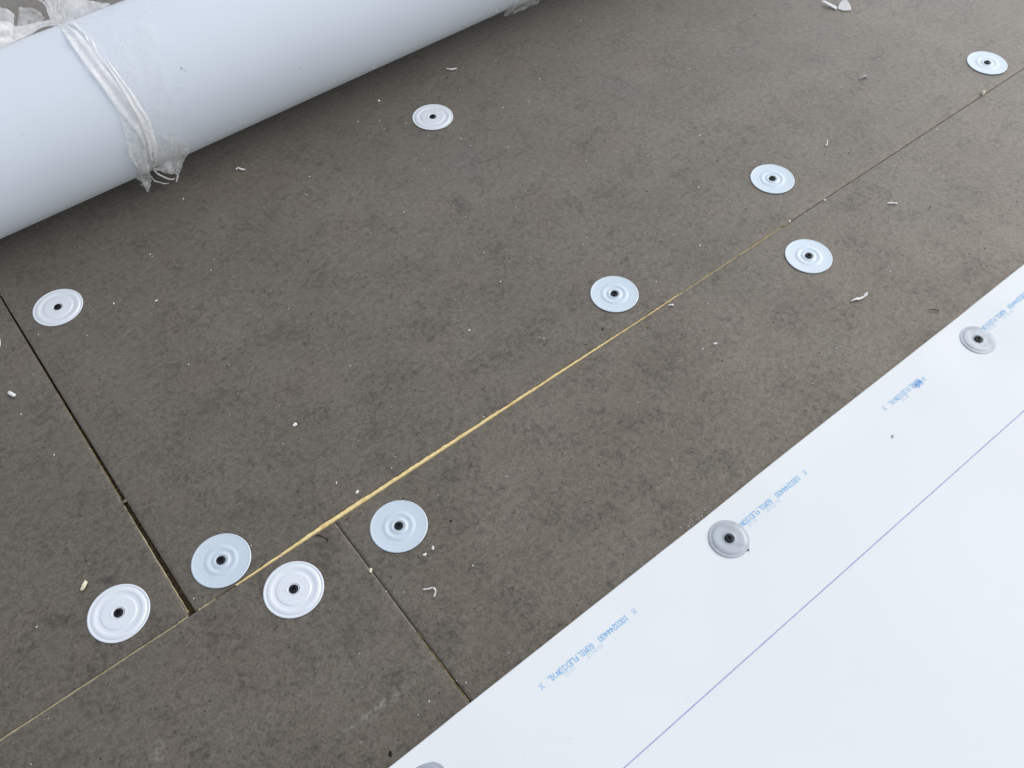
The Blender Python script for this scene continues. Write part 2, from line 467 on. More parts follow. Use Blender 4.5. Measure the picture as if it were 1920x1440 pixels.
# ------------------------------------------------------------------ the white sheet
EDGE_Y = -0.3025
MP = [(1.1275, -0.3478), (0.5925, -0.3432), (0.1130, -0.3440)]      # plates holding it down
def sheet_z(x, y):
    d = EDGE_Y - y
    near = min(1.0, min(math.hypot(x - px, (y - py) * 1.4) for px, py in MP) / 0.11)
    near = near * near * (3 - 2 * near)
    lift = (0.0054 + 0.0022 * nz(x * 4.3, 2.0) + 0.0012 * math.sin(x * 11.0)) * (0.30 + 0.70 * near)
    edge = lift * math.exp(-(d / 0.05))
    swell = (0.0022 + 0.0026 * nz(x * 3.1 + 5, y * 4.0)) * near * (1 - math.exp(-d / 0.06))
    ext = 0.004 * max(0.0, nz(x * 1.7, y * 1.9, 6.0)) * min(1, d / 0.12)
    return 0.0022 + max(0.0, edge) + max(0.0, swell) + ext

def sheet():
    xs = samples(-0.9, 3.0, 0.015, 0.12, -0.1, 1.6)
    ys = [EDGE_Y, EDGE_Y - 0.0012, EDGE_Y - 0.004] + [EDGE_Y - 0.008 - 0.010 * k for k in range(48)] + [-0.86 - 0.14 * k for k in range(15)]
    nx, ny = len(xs), len(ys)
    V = []
    for x in xs:
        for j, y in enumerate(ys):
            yy = y + (0.0011 * nz(x * 3.0, 9.0) + 0.0003 * nz(x * 30, 4.0)) * max(0, 1 - (EDGE_Y - y) / 0.05)
            V.append((x, yy, sheet_z(x, y) - (0.0004 if j == 0 else 0)))
    N = len(V)
    V += [(x, y, z - 0.0015) for x, y, z in V]
    F, I = [], []
    for i in range(nx - 1):
        for j in range(ny - 1):
            a, b, c, d = i * ny + j, i * ny + j + 1, (i + 1) * ny + j + 1, (i + 1) * ny + j
            F.append((a, b, c, d)); I.append(0)
            F.append((d + N, c + N, b + N, a + N)); I.append(1)
    for i in range(nx - 1):
        for j in (0, ny - 1):
            a, d = i * ny + j, (i + 1) * ny + j
            F.append((a, d, d + N, a + N) if j == 0 else (d, a, a + N, d + N)); I.append(1)
    for j in range(ny - 1):
        for i in (0, nx - 1):
            a, b = i * ny + j, i * ny + j + 1
            F.append((b, a, a + N, b + N) if i == 0 else (a, b, b + N, a + N)); I.append(1)
    return obj('membrane_sheet', V, F, [M_WHITE, M_UNDER], None, True, I)
SHEET = sheet()
tag(SHEET, 'smooth white roofing membrane sheet with blue lettering and a thin violet line', 'membrane')

# thin violet lap line
def lap_line():
    V, F = [], []
    xs = samples(-0.9, 3.0, 0.015, 0.12, -0.1, 1.6)
    for x in xs:
        y = -0.4654 - 0.0022 * max(0, (x - 0.75)) ** 1.5 + 0.0002 * nz(x * 5, 1)
        for s in (-0.0006, 0.0006):
            V.append((x, y + s, sheet_z(x, y + s) + 0.0004))
    for i in range(len(xs) - 1):
        F.append((2 * i, 2 * i + 2, 2 * i + 3, 2 * i + 1))
    return obj('lap_line', V, F, M_LINE, SHEET)
lap_line()

GLYPH = {
 '0': '01110 10001 10001 10001 10001 10001 01110', '1': '00100 01100 00100 00100 00100 00100 01110', '2': '01110 10001 00001 00110 01000 10000 11111',
 '3': '01110 10001 00001 00110 00001 10001 01110', '4': '00010 00110 01010 10010 11111 00010 00010', '6': '01110 10000 10000 11110 10001 10001 01110',
 'M': '10001 11011 10101 10101 10001 10001 10001', 'I': '01110 00100 00100 00100 00100 00100 01110', 'L': '10000 10000 10000 10000 10000 10000 11111',
 'F': '11111 10000 10000 11110 10000 10000 10000', 'E': '11111 10000 10000 11110 10000 10000 11111', 'X': '10001 10001 01010 00100 01010 10001 10001',
 'O': '01110 10001 10001 10001 10001 10001 01110', 'N': '10001 11001 11001 10101 10011 10011 10001', '/': '00001 00001 00010 00100 01000 10000 10000',
 ':': '00000 00100 00100 00000 00100 00100 00000', '8': '01110 10001 10001 01110 10001 10001 01110'}
def dots(words, mat, name, seed, zoff=0.00035):
    """ink-jet dots; each word: text, x of its first letter's middle, x of its last letter's middle, y of the middle, height"""
    rnd = random.Random(seed)
    V, F = [], []
    for text, xa, xb, yc, h in words:
        n = len(text)
        pitch = (xa - xb) / max(1, n - 1) if n > 1 else h * 0.66
        cw = min(pitch * 0.86, h * 0.72) / 5
        rh = h / 7
        for i, ch in enumerate(text):
            cx = xa - pitch * i if n > 1 else xa
            for r, row in enumerate(GLYPH[ch].split()):
                for c, bit in enumerate(row):
                    if bit == '0' or rnd.random() < 0.015: continue
                    # letters run towards -x and stand up towards -y
                    x = cx - (c - 2) * cw + rnd.uniform(-1, 1) * 0.00008
                    y = yc - (3 - r) * rh + rnd.uniform(-1, 1) * 0.00008
                    a, b = cw * 0.41, rh * 0.50
                    z = sheet_z(x, y) + zoff
                    k = len(V)
                    V += [(x - a, y - b, z), (x + a, y - b, z), (x + a, y + b, z), (x - a, y + b, z)]
                    F.append((k, k + 1, k + 2, k + 3))
    return obj(name, V, F, mat, SHEET, False)

HT, YM, YD = 0.0074, -0.3393, -0.3464
def full(s, parts):
    out = []
    for p in parts:
        t, a, b = {'X1': ('X', 0.4288, 0.4288), 'num': ('1003244400', 0.4150, 0.3728), 'mil': ('60MIL', 0.3588, 0.3408), 'flex': ('FLEXION', 0.3345, 0.3062),
                   'XL': ('XL', 0.2996, 0.2946), 'X2': ('X', 0.2809, 0.2809)}[p]
        out.append((t, a + s, b + s, YM - 0.0010 * s * (s > 0.5), HT))
    return out
def dates(s, parts):
    out = []
    for p in parts:
        t, a, b = {'d': ('02/20/22', 0.3690, 0.3468), 't': ('20:22', 0.3252, 0.3122)}[p]
        out.append((t, a + s, b + s, YD - 0.0010 * s * (s > 0.5), 0.0046))
    return out
dots(full(0.0, ['X1', 'num', 'mil', 'flex', 'XL', 'X2']), M_INK, 'printed_lettering', 1)
dots(dates(0.0, 'dt'), M_INK_FAINT, 'printed_date', 2)
dots(full(0.3158, ['X1', 'num', 'mil', 'flex']), M_INK, 'printed_lettering', 3)
dots(dates(0.3158, 'dt'), M_INK_FAINT, 'printed_date', 4)
dots(full(0.6332, ['mil', 'flex', 'XL', 'X2']), M_INK, 'printed_lettering', 5)
dots([('20', 1.0005, 0.9935, YM - 0.0035, 0.006), ('00', 0.9915, 0.9840, YM - 0.0050, 0.0070)], M_INK, 'printed_lettering', 6, 0.0006)
dots([('60', 0.9880, 0.9800, YM - 0.0025, 0.0072), ('8', 0.9835, 0.9835, YM - 0.0055, 0.0072)], M_INK_DENSE, 'overprinted_blot', 16, 0.0008)
dots(dates(0.6332, 't'), M_INK_FAINT, 'printed_date', 7)
dots(full(0.8460, ['X1', 'num', 'mil', 'flex']), M_INK, 'printed_lettering', 8)
dots(dates(0.8460, 'dt'), M_INK_FAINT, 'printed_date', 9)

# ------------------------------------------------------------------ fastening plates
def lathe_mesh(name, prof, mat, seg=72, thick=None):
    """prof: list of (radius, z) from the middle outwards; closed underneath when thick is given"""
    V, F = [], []
    P = list(prof)
    if thick:
        P += [(r - (0.0001 if i == 0 else 0), z - thick) for i, (r, z) in enumerate(reversed(prof))]
    for r, z in P:
        for k in range(seg):
            a = 2 * math.pi * k / seg
            V.append((r * math.cos(a), r * math.sin(a), z))
    for i in range(len(P) - 1):
        for k in range(seg):
            F.append((i * seg + k, (i + 1) * seg + k, (i + 1) * seg + (k + 1) % seg, i * seg + (k + 1) % seg))
    if thick:
        i = len(P) - 1
        for k in range(seg):
            F.append((i * seg + k, k, (k + 1) % seg, i * seg + (k + 1) % seg))
    me = bpy.data.meshes.new(name)
    me.from_pydata(V, [], F)
    me.materials.append(mat)
    for p in me.polygons: p.use_smooth = True
    me.update()
    return me

def smooth_prof(keys, n=70):
    """smooth radial profile in metres from (r mm, z mm) keys"""
    out = []
    r0, r1 = keys[0][0], keys[-1][0]
    for i in range(n + 1):
        r = lerp(r0, r1, i / n)
        for (a, za), (b, zb) in zip(keys, keys[1:]):
            if a <= r <= b + 1e-9:
                t = (r - a) / (b - a); t = t * t * (3 - 2 * t)
                out.append((r / 1000, lerp(za, zb, t) / 1000)); break
    return out

PROF_A = smooth_prof([(3, 1.0), (6.5, 1.2), (8.5, 2.1), (11, 1.9), (20.5, 1.9), (23.0, 1.2), (25.0, 1.25), (30.0, 2.1), (32.6, 1.9), (34.2, 0.9), (35.4, 1.1), (36.6, 1.45), (38.1, 1.15)], 110)
PROF_B = smooth_prof([(3, 1.2), (6.6, 1.3), (8.8, 2.0), (13.0, 1.0), (18.0, 1.75), (23.0, 1.0), (28, 1.1), (35.0, 1.35), (36.8, 1.7), (38.1, 1.2)], 110)
PROF_G = smooth_prof([(3, 1.7), (6.4, 1.8), (7.8, 2.7), (9.6, 2.3), (12, 2.3), (18.0, 2.4), (19.5, 2.35), (24.2, 1.5), (25.8, 1.45), (26.8, 1.2)], 90)
ME_A = lathe_mesh('plate_disc', PROF_A, M_PLATE_A, 80, 0.0006)
ME_B = lathe_mesh('plate_disc', PROF_B, M_PLATE_B, 80, 0.0006)
ME_G = lathe_mesh('plate_disc', PROF_G, M_GALV, 72, 0.0009)

def screw_mesh():
    """round black head with a sunk cross drive"""
    bm = bmesh.new()
    seg, R0 = 36, 0.0060
    rings = [(R0 * 0.98, 0.0), (R0, 0.0006), (R0 * 0.93, 0.0013), (R0 * 0.80, 0.0017)]
    L = []
    for r, z in rings:
        L.append([bm.verts.new((r * math.cos(2 * math.pi * k / seg), r * math.sin(2 * math.pi * k / seg), z)) for k in range(seg)])
    for a, b in zip(L, L[1:]):
        for k in range(seg):
            bm.faces.new((a[k], a[(k + 1) % seg], b[(k + 1) % seg], b[k]))
    s, l = 0.00085, 0.0033
    cross = [(l, -s), (l, s), (s, s), (s, l), (-s, l), (-s, s), (-l, s), (-l, -s), (-s, -s), (-s, -l), (s, -l), (s, -s)]
    ct = [bm.verts.new((x, y, 0.0018)) for x, y in cross]
    cb = [bm.verts.new((x * 0.8, y * 0.8, -0.0006)) for x, y in cross]
    n = len(cross)
    for k in range(n):
        bm.faces.new((ct[k], cb[k], cb[(k + 1) % n], ct[(k + 1) % n]))
    bm.faces.new(cb)
    edges = []
    for ringv in (L[-1], ct):
        for k in range(len(ringv)):
            edges.append(bm.edges.get((ringv[k], ringv[(k + 1) % len(ringv)])) or bm.edges.new((ringv[k], ringv[(k + 1) % len(ringv)])))
    bmesh.ops.triangle_fill(bm, use_beauty=True, use_dissolve=False, edges=edges)
    bmesh.ops.recalc_face_normals(bm, faces=bm.faces)
    me = bpy.data.meshes.new('screw_head')
    bm.to_mesh(me); bm.free()
    me.materials.append(M_SCREW)
    return me
ME_S = screw_mesh()

def plate(kind, x, y, z, rz, tilt, label, group, seat=0.0):
    name = {'A': 'fastening_plate', 'B': 'fastening_plate', 'G': 'membrane_plate'}[kind]
    t = empty(name, (x, y, z), rz)
    t.rotation_euler = (tilt[0], tilt[1], rz)
    tag(t, label, 'fastening plate', group)
    link(bpy.data.objects.new('plate_disc', {'A': ME_A, 'B': ME_B, 'G': ME_G}[kind]), t)
    s = link(bpy.data.objects.new('screw_head', ME_S), t)
    s.location = (0, 0, {'A': 0.0013, 'B': 0.0016, 'G': 0.0022}[kind])
    return t

GP = 'white plates screwed into the insulation boards'
T = R(0.6)
for kind, x, y, rz, tx, ty, label in (
    ('A', 0.0628, 0.5881, 0.3, 0.7, -0.5, 'white round plate at left, nearest below the wrapped roll'),
    ('A', 0.7930, 0.6024, 1.1, 0.9, 0.6, 'white round plate alone in the upper middle, near the roll'),
    ('B', 1.7410, 0.0555, 2.0, 0.3, 0.8, 'pale round plate farthest up right, beside the yellow foam chip'),
    ('B', 1.1586, 0.0908, 0.8, -0.6, 0.4, 'pale round plate upper right, just left of the dark part of the long joint'),
    ('B', 1.0646, -0.0721, 1.6, 0.3, -0.3, 'pale round plate right of the long joint, closest to the white sheet\'s upper edge'),
    ('B', 0.7624, 0.0645, 2.6, 0.4, 0.5, 'pale round plate by the middle of the long joint, on its left side'),
    ('B', 0.2680, -0.0599, 0.2, -0.4, -0.7, 'pale round plate right of the short joint, below the thickest yellow foam'),
    ('B', 0.0617, 0.0419, 1.9, 0.2, 0.3, 'bluish white round plate inside the corner of the two joints'),
    ('A', 0.1149, -0.0504, 2.4, -0.3, 0.4, 'white round plate below the long joint, left of the short joint'),
    ('A', -0.0711, 0.0577, 0.5, 0.8, -0.6, 'brightest white round plate, lower left beside the wide dark joint'),
    ('A', -0.0688, 0.5870, 0.9, 0.2, 0.2, 'white round plate cut off by the left picture edge')):
    plate(kind, x, y, 0.0002, rz, (T * tx, T * ty), label, GP)
GG = 'grey plates holding down the edge of the white sheet'
plate('G', MP[0][0], MP[0][1], sheet_z(*MP[0]) - 0.0002, 0.4, (R(1.2), R(0.8)), 'grey metal plate on the white sheet near the right picture edge', GG)
plate('G', MP[1][0], MP[1][1], sheet_z(*MP[1]) - 0.0002, 1.3, (R(1.5), R(-0.5)), 'scuffed grey metal plate in the middle of the white sheet\'s edge', GG)
plate('G', MP[2][0], MP[2][1], sheet_z(*MP[2]) - 0.0002, 2.2, (R(0.5), R(0.5)), 'grey metal plate on the white sheet cut off by the bottom picture edge', GG)

# ------------------------------------------------------------------ the roll
ROLL_Y, ROLL_R = 0.8385, 0.1287
ROLL_X0, ROLL_X1 = -0.95, 2.10
def roll_r(x, a):
    return ROLL_R + 0.0007 * nz(x * 1.6, math.cos(a) * 1.5, math.sin(a) * 1.5)
def cyl(x, deg, off=0.0):
    a = R(deg)
    r = ROLL_R + off
    return Vector((x, ROLL_Y - r * math.cos(a), ROLL_R + r * math.sin(a)))

def make_roll():
    """a wound sheet: outer skin with its free lap lying at the back, spiral ends, cardboard core"""
    root = empty('membrane_roll', (0, ROLL_Y, 0))
    tag(root, 'thick pale blue grey roll of roofing membrane tied with clear film', 'membrane roll')
    seg, nx = 140, 64
    V, F = [], []
    xs = [lerp(ROLL_X0, ROLL_X1, i / nx) for i in range(nx + 1)]
    for x in xs:
        for k in range(seg + 6):
            a = 2 * math.pi * k / seg + R(170)
            r = roll_r(x, a) + (0.0 if k < seg - 1 else 0.0014 + 0.0004 * (k - seg))
            V.append((x, -r * math.cos(a), ROLL_R + r * math.sin(a)))
    n = seg + 6
    for i in range(nx):
        for k in range(n - 1):
            F.append((i * n + k, i * n + k + 1, (i + 1) * n + k + 1, (i + 1) * n + k))
    o = obj('outer_wrap', V, F, M_ROLL, root)
    for side, x in ((-1, ROLL_X0), (1, ROLL_X1)):
        # the wound end: ring grooves
        V, F, P = [], [], []
        r = 0.040
        while r < ROLL_R - 0.0012:
            P += [(r, 0.0), (r + 0.0012, 0.0), (r + 0.0013, -0.004), (r + 0.0017, -0.004)]
            r += 0.0018
        for rr, dx in P:
            for k in range(48):
                a = 2 * math.pi * k / 48
                V.append((x + side * dx, -rr * math.cos(a), ROLL_R + rr * math.sin(a)))
        for i in range(len(P) - 1):
            for k in range(48):
                q = (i * 48 + k, (i + 1) * 48 + k, (i + 1) * 48 + (k + 1) % 48, i * 48 + (k + 1) % 48)
                F.append(q if side < 0 else q[::-1])
        obj('wound_end', V, F, M_ROLL, root)
        V, F = [], []
        for i, (rr, dx) in enumerate(((0.040, 0.002), (0.036, 0.002), (0.036, -0.4))):
            for k in range(48):
                a = 2 * math.pi * k / 48
                V.append((x + side * dx, -rr * math.cos(a), ROLL_R + rr * math.sin(a)))
        for i in range(2):
            for k in range(48):
                q = (i * 48 + k, (i + 1) * 48 + k, (i + 1) * 48 + (k + 1) % 48, i * 48 + (k + 1) % 48)
                F.append(q[::-1] if side < 0 else q)
        obj('core_tube', V, F, M_CREAM, root)
    return root
ROLL = make_roll()

# ------------------------------------------------------------------ clear film tied round the roll
def keep_out(p, clear):
    """never inside the roll nor the boards"""
    dy, dz = p.y - ROLL_Y, p.z - ROLL_R
    d = math.hypot(dy, dz)
    if d < ROLL_R + clear:
        s = (ROLL_R + clear) / max(d, 1e-6)
        p = Vector((p.x, ROLL_Y + dy * s, ROLL_R + dz * s))
    if p.z < 0.001: p.z = 0.001
    return p

def catmull(P, t):
    n = len(P) - 1
    t = min(max(t, 0), 1) * n
    i = min(int(t), n - 1); f = t - i
    p0, p1, p2, p3 = P[max(i - 1, 0)], P[i], P[i + 1], P[min(i + 2, n)]
    return 0.5 * ((2 * p1) + (p2 - p0) * f + (2 * p0 - 5 * p1 + 4 * p2 - p3) * f * f + (3 * p1 - p0 - 3 * p2 + p3) * f ** 3)

def film(name, rows, mat, parent, nu=60, nv=30, pleat=0.003, folds=3.0, crumple=0.0012, base=0.0012, clear=0.0008, rag=0.0, side=0.0, seed=0, start_rag=0.0):
    """a crumpled sheet lofted through rows of (left point, right point); pleats run along it, ends are torn"""
    Lp = [r[0] for r in rows]; Rp = [r[1] for r in rows]
    G = []
    for i in range(nu + 1):
        u0 = i / nu
        row = []
        for j in range(nv + 1):
            v = j / nv
            cut = 1 - rag * (0.5 + 0.5 * nz(v * 5.0, seed, 1.5) + 0.5 * nz(v * 17, seed, 2.5))
            beg = start_rag * (0.5 + 0.5 * nz(v * 6.0, seed, 7.5) + 0.4 * nz(v * 19, seed, 8.5))
            u = lerp(beg, cut, u0)
            a, b = catmull(Lp, u), catmull(Rp, u)
            vv = v
            if side: vv = 0.5 + (v - 0.5) * (1 + side * (nz(u * 9, seed, v * 0.5 + 3) + 0.5 * nz(u * 31, seed, 5)))
            row.append((a.lerp(b, vv), u, v))
        G.append(row)
    V = []
    for i in range(nu + 1):
        for j in range(nv + 1):
            p, u, v = G[i][j]
            pu = G[min(i + 1, nu)][j][0] - G[max(i - 1, 0)][j][0]
            pv = G[i][min(j + 1, nv)][0] - G[i][max(j - 1, 0)][0]
            n = pu.cross(pv)
            if n.length < 1e-12: n = Vector((0, -1, 0))
            n.normalize()
            outw = Vector((0, p.y - ROLL_Y, p.z - ROLL_R))
            if n.dot(outw) < 0: n = -n
            ph = folds * 2 * math.pi * (v + 0.12 * nz(u * 2.2, seed, 0.3)) + seed
            h = 0.35 + 0.25 * math.sin(ph) + 0.5 * (0.5 - abs(nz(v * folds * 1.25 + seed, u * 2.4, seed)))
            d = base + pleat * h + crumple * (nz(p.x * 52, p.y * 52, p.z * 52 + seed) + 0.7 * (0.5 - abs(nz(p.x * 95, p.y * 95, p.z * 95 + seed))))
            q = keep_out(p + n * d, clear)
            V.append(q)
    F = []
    w = nv + 1
    for i in range(nu):
        for j in range(nv):
            F.append((i * w + j, (i + 1) * w + j, (i + 1) * w + j + 1, i * w + j + 1))
    return obj(name, V, F, mat, parent)

def C2(*rows):
    return [(cyl(a[0], a[1]), cyl(b[0], b[1])) for a, b in rows]
def P3(*rows):
    return [(Vector(a), Vector(b)) for a, b in rows]

wrap = empty('film_wrap', (0.30, ROLL_Y - 0.13, 0))
WM = wrap.matrix_basis.copy()
tag(wrap, 'torn clear plastic film knotted round the left part of the roll', 'plastic film')
def wfilm(*a, **k):
    o = film(*a, **k)
    o.location = -Vector((0.30, ROLL_Y - 0.13, 0)) if o.parent is wrap else o.location
    return o

# the band that runs on round the back and under the roll
wfilm('film_band', C2(((0.292, 118), (0.312, 118)), ((0.285, 140), (0.330, 140)), ((0.283, 170), (0.340, 170)), ((0.285, 205), (0.345, 205)), ((0.288, 240), (0.345, 240))),
      M_FILM, wrap, nu=50, nv=20, pleat=0.003, folds=3, seed=31)
# gathered strips coming down the front
wfilm('gathered_strip', C2(((0.2925, 119.0), (0.2984, 107.8)), ((0.2844, 87.4), (0.3037, 84.2)), ((0.2826, 72.8), (0.3063, 67.4)), ((0.2838, 56.5), (0.3067, 54.2)),
      ((0.2871, 43.9), (0.3109, 43.5)), ((0.2898, 31.2), (0.3162, 31.1)), ((0.294, 21.6), (0.3199, 20.7)), ((0.3012, 10.1), (0.323, 9.1)), ((0.3042, 1.5), (0.3233, 0.1)), ((0.305, -9), (0.316, -12))),
      M_FILM, wrap, nu=120, nv=36, pleat=0.0040, folds=1.4, crumple=0.0012, base=0.0012, seed=1)
wfilm('gathered_strip', C2(((0.3018, 112), (0.3127, 100)), ((0.305, 83.8), (0.3130, 74.8)), ((0.3076, 72.1), (0.3150, 62.3)), ((0.307, 60.4), (0.3183, 51.0)), ((0.3101, 49.5), (0.3205, 41.9)),
      ((0.312, 37.5), (0.3240, 32.9)), ((0.3123, 27.9), (0.3262, 21.8)), ((0.3144, 15.8), (0.3292, 12.2)), ((0.313, 3.3), (0.326, 0.9)), ((0.3097, -8.3), (0.3217, -13.8)), ((0.306, -20), (0.316, -26))),
      M_FILM, wrap, nu=120, nv=36, pleat=0.0040, folds=1.2, crumple=0.0012, base=0.003, seed=2)
# lower left tail, its tip hanging to the board
tail = C2(((0.2906, 26.1), (0.3057, 10.1)), ((0.2866, 15.1), (0.3087, 2.4)), ((0.2822, 4.5), (0.3058, -8.9)), ((0.2766, -7.9), (0.3028, -20.0)), ((0.2803, -21.2), (0.3017, -29.6)))
tail += P3(((0.2848, 0.7450, 0.0420), (0.2992, 0.7440, 0.0330)), ((0.2840, 0.7420, 0.0240), (0.2950, 0.7420, 0.0220)), ((0.2838, 0.7400, 0.0080), (0.2862, 0.7400, 0.0070)))
wfilm('torn_tail', tail, M_FILM_MID, wrap, nu=90, nv=24, pleat=0.0035, folds=1.6, crumple=0.0022, base=0.0015, rag=0.05, side=0.05, seed=3)
wfilm('torn_tail', tail[2:], M_FILM_MID, wrap, nu=70, nv=24, pleat=0.0045, folds=2.6, crumple=0.0026, base=0.0035, rag=0.22, side=0.12, seed=13)
# lower right patch and its lifted pocket
patch = C2(((0.3162, 17.5), (0.3761, 21.9)), ((0.3166, 9.1), (0.3785, 11.8)), ((0.3119, -0.2), (0.3758, -3.0)), ((0.3074, -10.4), (0.3763, -18.6)), ((0.305, -21.0), (0.3761, -36.1)))
wfilm('film_patch', patch, M_FILM_SHEER, wrap, nu=60, nv=40, pleat=0.001, folds=1.5, crumple=0.0012, base=0.0012, side=0.03, seed=4, start_rag=0.06)
pocket = C2(((0.308, 2), (0.358, -6)), ((0.306, -10), (0.370, -18)), ((0.3055, -20.0), (0.3751, -32.0)))
pocket += P3(((0.3085, 0.7420, 0.0560), (0.3690, 0.7420, 0.0400)), ((0.3085, 0.7360, 0.0480), (0.3530, 0.7360, 0.0260)), ((0.3095, 0.7330, 0.0440), (0.3420, 0.7330, 0.0150)))
wfilm('torn_pocket', pocket, M_FILM_MID, wrap, nu=80, nv=40, pleat=0.0026, folds=2.4, crumple=0.0028, base=0.001, rag=0.10, side=0.04, seed=5)
wfilm('torn_pocket', pocket[1:], M_FILM_MID, wrap, nu=70, nv=40, pleat=0.0030, folds=3.2, crumple=0.0030, base=0.003, rag=0.30, side=0.08, seed=15, start_rag=0.25)
# curled white lip of the pocket and the torn thread below it
def lip(name, pts, r, seed, parent=wrap, mat=M_FILM):
    P = [Vector(p) for p in pts]
    V, F, n, K = [], [], 36, 7
    for i in range(n + 1):
        u = i / n
        c = catmull(P, u); t = (catmull(P, min(1, u + 0.02)) - catmull(P, max(0, u - 0.02))).normalized()
        s = t.cross(Vector((0, 0, 1))).normalized(); w = s.cross(t)
        rr = r * (0.35 + 0.65 * math.sin(math.pi * (0.12 + 0.8 * u))) * (1 + 0.5 * nz(u * 11, seed))
        for k in range(K):
            a = 2 * math.pi * k / K * 0.82 + 0.6 * nz(u * 6, seed, 2)
            V.append(c + s * math.cos(a) * rr + w * math.sin(a) * rr)
    for i in range(n):
        for k in range(K - 1):
            F.append((i * K + k, (i + 1) * K + k, (i + 1) * K + k + 1, i * K + k + 1))
    o = obj(name, V, F, mat, parent)
    o.location = -Vector((0.30, ROLL_Y - 0.13, 0)) if parent is wrap else (0, 0, 0)
    return o
lip('curled_lip', [(0.3090, 0.740, 0.0460), (0.3130, 0.7385, 0.0340), (0.3200, 0.738, 0.0230), (0.3290, 0.738, 0.0120), (0.3380, 0.739, 0.0080)], 0.0017, 3)
lip('torn_thread', [(0.2975, 0.741, 0.0420), (0.3020, 0.740, 0.0300), (0.3050, 0.740, 0.0200), (0.3110, 0.740, 0.0140), (0.3190, 0.740, 0.0060), (0.3260, 0.740, 0.0040)], 0.0011, 8)
lip('torn_thread', [(0.3420, 0.739, 0.0200), (0.3440, 0.7385, 0.0120), (0.3400, 0.738, 0.0050), (0.3375, 0.738, 0.0015)], 0.0016, 5)
# sheer sheet lying on the top right of the tie
sheer = C2(((0.3077, 112), (0.4300, 112)), ((0.3077, 98.2), (0.4236, 95.1)), ((0.3143, 63.4), (0.41, 72.3)), ((0.3207, 51.6), (0.4032, 59.2)), ((0.3245, 41.0), (0.3922, 44.7)), ((0.3235, 29.8), (0.3813, 31.1)), ((0.3192, 16.9), (0.3776, 21.6)))
wfilm('sheer_film', sheer, M_FILM_SHEER, wrap, nu=90, nv=50, pleat=0.0018, folds=1.7, crumple=0.0012, base=0.0008, side=0.02, seed=6)
# the tuft at the knot, behind the crest
wfilm('knot_tuft', P3(((0.2900, 0.899, 0.2390), (0.3020, 0.899, 0.2430)), ((0.2850, 0.900, 0.2520), (0.3020, 0.900, 0.2560)), ((0.2855, 0.901, 0.2640), (0.3050, 0.900, 0.2660)), ((0.2870, 0.902, 0.2760), (0.3130, 0.902, 0.2750)), ((0.2790, 0.904, 0.2900), (0.3150, 0.903, 0.2860))),
      M_FILM, wrap, nu=44, nv=30, pleat=0.004, folds=3.2, crumple=0.003, base=0.0, rag=0.20, side=0.06, seed=7)
wfilm('knot_tuft', P3(((0.3000, 0.896, 0.2400), (0.3060, 0.894, 0.2390)), ((0.3030, 0.899, 0.2600), (0.3300, 0.894, 0.2440)), ((0.3080, 0.902, 0.2750), (0.3560, 0.894, 0.2450)), ((0.3130, 0.904, 0.2850), (0.3850, 0.894, 0.2450))),
      M_FILM, wrap, nu=44, nv=36, pleat=0.004, folds=3.2, crumple=0.003, base=0.0, rag=0.10, side=0.06, seed=8)
# bunched film along the crest towards the left edge
wfilm('crest_film', P3(((0.3020, 0.8960, 0.2390), (0.2900, 0.901, 0.2530)), ((0.2692, 0.898, 0.2470), (0.2720, 0.900, 0.2560)), ((0.2440, 0.895, 0.2430), (0.2520, 0.900, 0.2590)), ((0.2213, 0.885, 0.2420), (0.2320, 0.900, 0.2640)), ((0.1950, 0.876, 0.2440), (0.2235, 0.901, 0.2760)), ((0.150, 0.870, 0.2470), (0.180, 0.902, 0.2900)), ((0.09, 0.868, 0.2490), (0.11, 0.902, 0.2920))),
      M_FILM, wrap, nu=90, nv=26, pleat=0.0035, folds=2.4, crumple=0.0028, base=0.0, rag=0.06, side=0.05, seed=9)
wfilm('crest_film', P3(((0.2290, 0.902, 0.2560), (0.1900, 0.902, 0.2650)), ((0.2343, 0.903, 0.2700), (0.1950, 0.903, 0.2850)), ((0.2390, 0.904, 0.2790), (0.2050, 0.904, 0.3000)), ((0.2330, 0.905, 0.2910), (0.2150, 0.905, 0.3080))),
      M_FILM, wrap, nu=40, nv=28, pleat=0.003, folds=1.6, crumple=0.0026, base=0.0, rag=0.15, side=0.05, seed=10)
wfilm('crest_film', P3(((0.2330, 0.906, 0.2560), (0.2760, 0.906, 0.2510)), ((0.2400, 0.907, 0.2660), (0.2775, 0.907, 0.2600)), ((0.2480, 0.908, 0.2780), (0.2760, 0.908, 0.2680)), ((0.2500, 0.909, 0.2850), (0.2660, 0.909, 0.2790))),
      M_FILM_MID, wrap, nu=36, nv=28, pleat=0.002, folds=1.4, crumple=0.0022, base=0.0, rag=0.12, side=0.05, seed=11)

